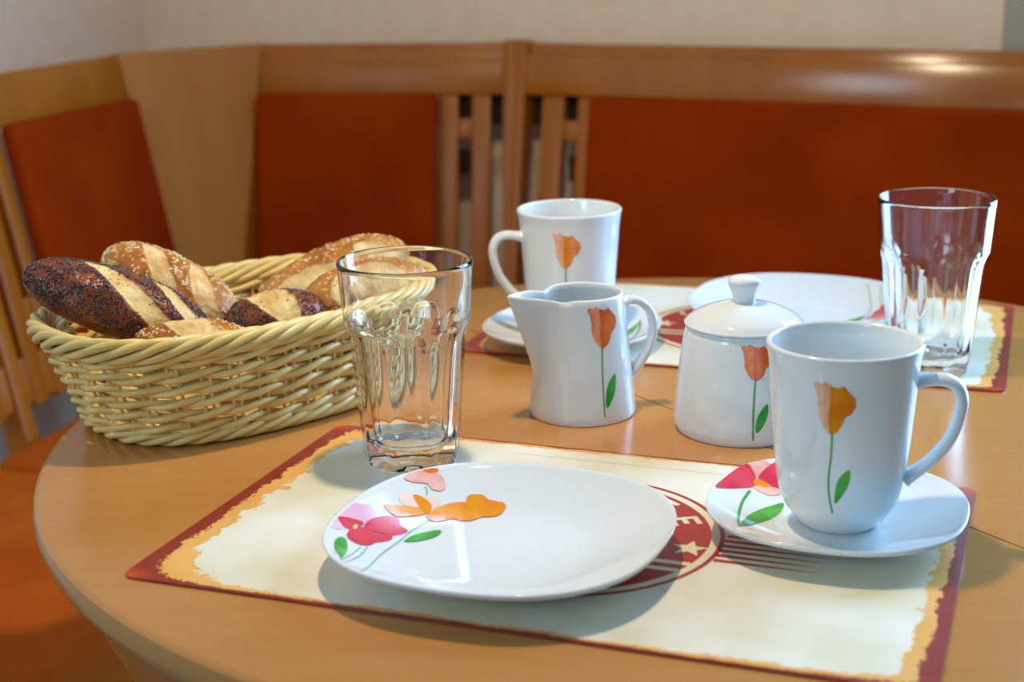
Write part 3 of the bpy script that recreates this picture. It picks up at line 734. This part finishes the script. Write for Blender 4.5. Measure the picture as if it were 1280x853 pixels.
# angle 0 = +y of the roll, pi/2 = up, pi = -y (towards the camera when x points right)
roll('dark poppy-seed roll with two pale slashes at the left end of the basket', (-.288, 1.078, .092), orient((.100, .012, -.040), radians(0)), .138, .0285, M_BRD_P,
     [(.20, .55, .20, pi*.80, 1.15), (.72, .45, .13, pi*.74, 1.1)], 'poppy', 4200, seed=3)
roll('golden sesame roll leaning behind the dark poppy-seed roll', (-.264, 1.146, .087), orient((.085, -.03, -.038), radians(0)), .120, .0290, M_BRD_S,
     [(-.02, .5, .20, pi*.74, 1.1), (.62, .40, .19, pi*.74, 1.2)], 'sesame', 850, seed=8)
roll('small sesame roll end just showing above the front rim of the basket', (-.228, 1.043, .070), orient((.08, .00, .002), radians(0)), .085, .0200, M_BRD_S,
     [(.05, .35, .40, pi*.62, 1.2)], 'sesame', 260, seed=11)
roll('small poppy-seed roll with a pale split top in the middle of the basket', (-.178, 1.112, .068), orient((.08, .02, .006), radians(0)), .078, .0270, M_BRD_P,
     [(-.12, .30, .40, pi*.56, 1.3)], 'poppy', 1500, seed=15)
roll('large torn golden roll with seeded crust at the back right of the basket', (-.146, 1.214, .072), orient((.10, .045, .036), radians(0)), .138, .0350, M_BRD_E,
     [(-.22, .25, .52, pi*.90, .85), (.62, .25, .22, pi*.86, .8)], 'sesame', 520, seed=21)
roll('pale crumbly half roll at the right end of the basket behind the near glass', (-.114, 1.152, .075), orient((.085, .04, .012), radians(0)), .106, .0320, M_BRD_E,
     [(.02, .12, .62, pi*.90, 1.15)], 'sesame', 260, seed=27)

# ---------------------------------------------------------------- corner bench
ZT = .18
PT = {k: Vector(v) for k, v in dict(L=(-.695, 1.8695, ZT), J1=(-.57, 2.2618, ZT), J2=(-.3843, 2.4122, ZT), P=(.0153, 2.3375, ZT), R=(.7809, 1.9551, ZT)).items()}
class Frame:
    def __init__(s, A, B, lean):
        s.A = A.copy(); s.s = (B-A); s.len = s.s.length; s.s.normalize()
        nh = Vector((s.s.y, -s.s.x, 0))
        if nh.dot(Vector((TC.x, TC.y, 0))-Vector((A.x, A.y, 0))) < 0: nh = -nh
        s.t = Vector((0, 0, -1))*cos(lean)+nh*sin(lean); s.n = s.s.cross(s.t)
        if s.n.dot(nh) < 0: s.n = -s.n
    def box(s, name, m, parent, s0, s1, t0, t1, n0, n1, bev=.002, seg=2, sharp=40):
        bm = box_bm(abs(s1-s0), abs(t1-t0), abs(n1-n0), bev, seg, ((s0+s1)/2, (t0+t1)/2, (n0+n1)/2))
        for v in bm.verts: v.co = s.A+s.s*v.co.x+s.t*v.co.y+s.n*v.co.z-parent.location
        return bm_obj(name, bm, m, parent, True, sharp)
    def cushion(s, name, m, parent, s0, s1, t0, t1, n0, n1):
        bm = box_bm(s1-s0, t1-t0, n1-n0, min(.012, (n1-n0)*.42), 4, ((s0+s1)/2, (t0+t1)/2, (n0+n1)/2))
        for v in bm.verts: v.co = s.A+s.s*v.co.x+s.t*v.co.y+s.n*v.co.z-parent.location
        return bm_obj(name, bm, m, parent, True, 60)
b1 = b2 = b3 = b4 = thing('corner_bench', 'wooden corner bench with rust cushioned backrests and orange seats behind the table', 'bench', (PT['J2'].x, PT['J2'].y, FLOORZ), 0)
FM = Frame(PT['J2'], PT['P'], radians(9)); FR = Frame(PT['P'], PT['R'], radians(9)); FLb = Frame(PT['J1'], PT['L']+(PT['L']-PT['J1'])*.25, radians(11)); FC = Frame(PT['J1'], PT['J2'], radians(9))
TB = .47
# middle back bench
FM.box('top_rail', M_WOOD, b1, 0, .3885, 0, .078, -.018, .002); FM.box('rail_molding', M_WOOD, b1, 0, .3885, .026, .078, .002, .006, .002)
FM.cushion('back_cushion', M_CUSH, b1, .0, .2895, .0765, .42, .0, .030)
FM.box('stile', M_WOOD, b1, .2895, .3165, .078, TB, -.018, .002); FM.box('stile', M_WOOD, b1, .3395, .3680, .078, TB, -.018, .002)
FM.box('cross_piece', M_WOOD, b1, .3165, .3395, .1143, .1440, -.018, .000); FM.box('bottom_rail', M_WOOD, b1, 0, .3885, TB-.05, TB, -.018, .001)
FM.box('slot_backing', M_DARK, b1, .300, .392, .050, .122, -.045, -.030); FM.box('slot_backing', M_DARK, b1, .308, .345, .160, .200, -.045, -.030)
FM.box('filler_board', M_WOOD, b1, -.10, .005, .02, TB, -.022, -.006); FM.box('post', M_WOOD, b1, .3885, .4075, -.004, .87, -.028, .008, .003)
FM.box('back_post', M_WOOD, b1, .0, .03, .08, .87, -.05, -.02, .003)
# right back bench
FR.box('top_rail', M_RAIL, b2, .0225, .855, 0, .078, -.018, .000); FR.box('rail_molding', M_RAIL, b2, .0225, .855, .018, .078, .000, .010, .003, 3)
FR.box('post', M_WOOD, b2, .0012, .0225, -.004, .87, -.028, .008, .003)
FR.cushion('back_cushion', M_CUSH, b2, .1345, .80, .0765, .42, .0, .030)
FR.box('stile', M_WOOD, b2, .0500, .0850, .078, TB, -.018, .002); FR.box('stile', M_WOOD, b2, .1090, .1345, .078, TB, -.018, .002)
FR.box('cross_piece', M_WOOD, b2, .0850, .1090, .1135, .1434, -.018, .000); FR.box('bottom_rail', M_WOOD, b2, .0225, .855, TB-.05, TB, -.018, .001)
FR.box('slot_backing', M_DARK, b2, .010, .125, .050, .122, -.045, -.030); FR.box('slot_backing', M_DARK, b2, .085, .125, .165, .205, -.045, -.030)
FR.box('stile', M_WOOD, b2, .80, .855, .078, TB, -.018, .002); FR.box('post', M_WOOD, b2, .83, .855, .47, .87, -.028, .0, .003)
# left bench
FLb.box('top_rail', M_WOOD, b3, 0, .50, 0, .070, -.018, .002); FLb.cushion('back_cushion', M_CUSH, b3, .012, .322, .066, .365, .0, .026)
FLb.box('stile', M_WOOD, b3, .322, .347, .070, .42, -.018, .002); FLb.box('stile', M_WOOD, b3, .363, .393, .070, .42, -.018, .002)
FLb.box('cross_piece', M_WOOD, b3, .347, .363, .285, .315, -.018, .000); FLb.box('bottom_rail', M_WOOD, b3, 0, .50, .355, .415, -.018, .000)
FLb.box('post', M_WOOD, b3, .410, .436, -.002, .86, -.028, .006, .003)
FLb.box('stile', M_WOOD, b3, .455, .50, .070, .42, -.018, .002); FLb.box('slot_backing', M_DARK, b3, .33, .46, .10, .36, -.055, -.040)  # last box: dark strip behind the left slots
# corner board: trapezoid narrowing downwards
def quad_board(name, m, parent, F, pts, n0, n1):
    V = [tuple(F.A+F.s*a+F.t*b+F.n*n1-parent.location) for a, b in pts]+[tuple(F.A+F.s*a+F.t*b+F.n*n0-parent.location) for a, b in pts]
    return mesh_obj(name, V, [(0, 1, 2, 3), (7, 6, 5, 4), (0, 4, 5, 1), (1, 5, 6, 2), (2, 6, 7, 3), (3, 7, 4, 0)], m, parent, False)
quad_board('panel', M_WOODP, b4, FC, [(-.001, .010), (.236, .010), (.118, .47), (.052, .47)], -.002, .005)
quad_board('top_cap', M_WOODP, b4, FC, [(-.004, -.001), (.2415, -.001), (.2415, .012), (-.004, .012)], -.016, .004)
# seats
def seat(parent, F, s0, s1, depth, z1, off=0, m=M_SEAT, splits=1):
    nh = Vector((F.n.x, F.n.y, 0)).normalized(); base = F.A+F.t*.47; w = (s1-s0)/splits
    for k in range(splits):
        bm = box_bm(w-.004, depth, .07, .026, 5, (s0+w*(k+.5), depth/2+off, 0))
        bmesh.ops.subdivide_edges(bm, edges=list(bm.edges), cuts=1)
        for v in bm.verts:
            c = v.co.copy(); v.co = Vector((base.x, base.y, 0))+F.s*c.x+nh*c.y+Vector((0, 0, z1-.035+c.z)); v.co -= parent.location
        bm_obj('seat_cushion', bm, m, parent, True, 60)
    bm = box_bm(s1-s0, depth-.05, .05, .003, 2, ((s0+s1)/2, depth/2-.01+off, 0))
    for v in bm.verts:
        c = v.co.copy(); v.co = Vector((base.x, base.y, 0))+F.s*c.x+nh*c.y+Vector((0, 0, z1-.096+c.z))-parent.location
    bm_obj('seat_frame', bm, M_WOOD, parent)
seat(b3, FLb, .02, 1.02, .42, -.262, .0, splits=2)
seat(b1, FM, .06, .40, .30, -.27); seat(b2, FR, .0, .85, .42, -.27)
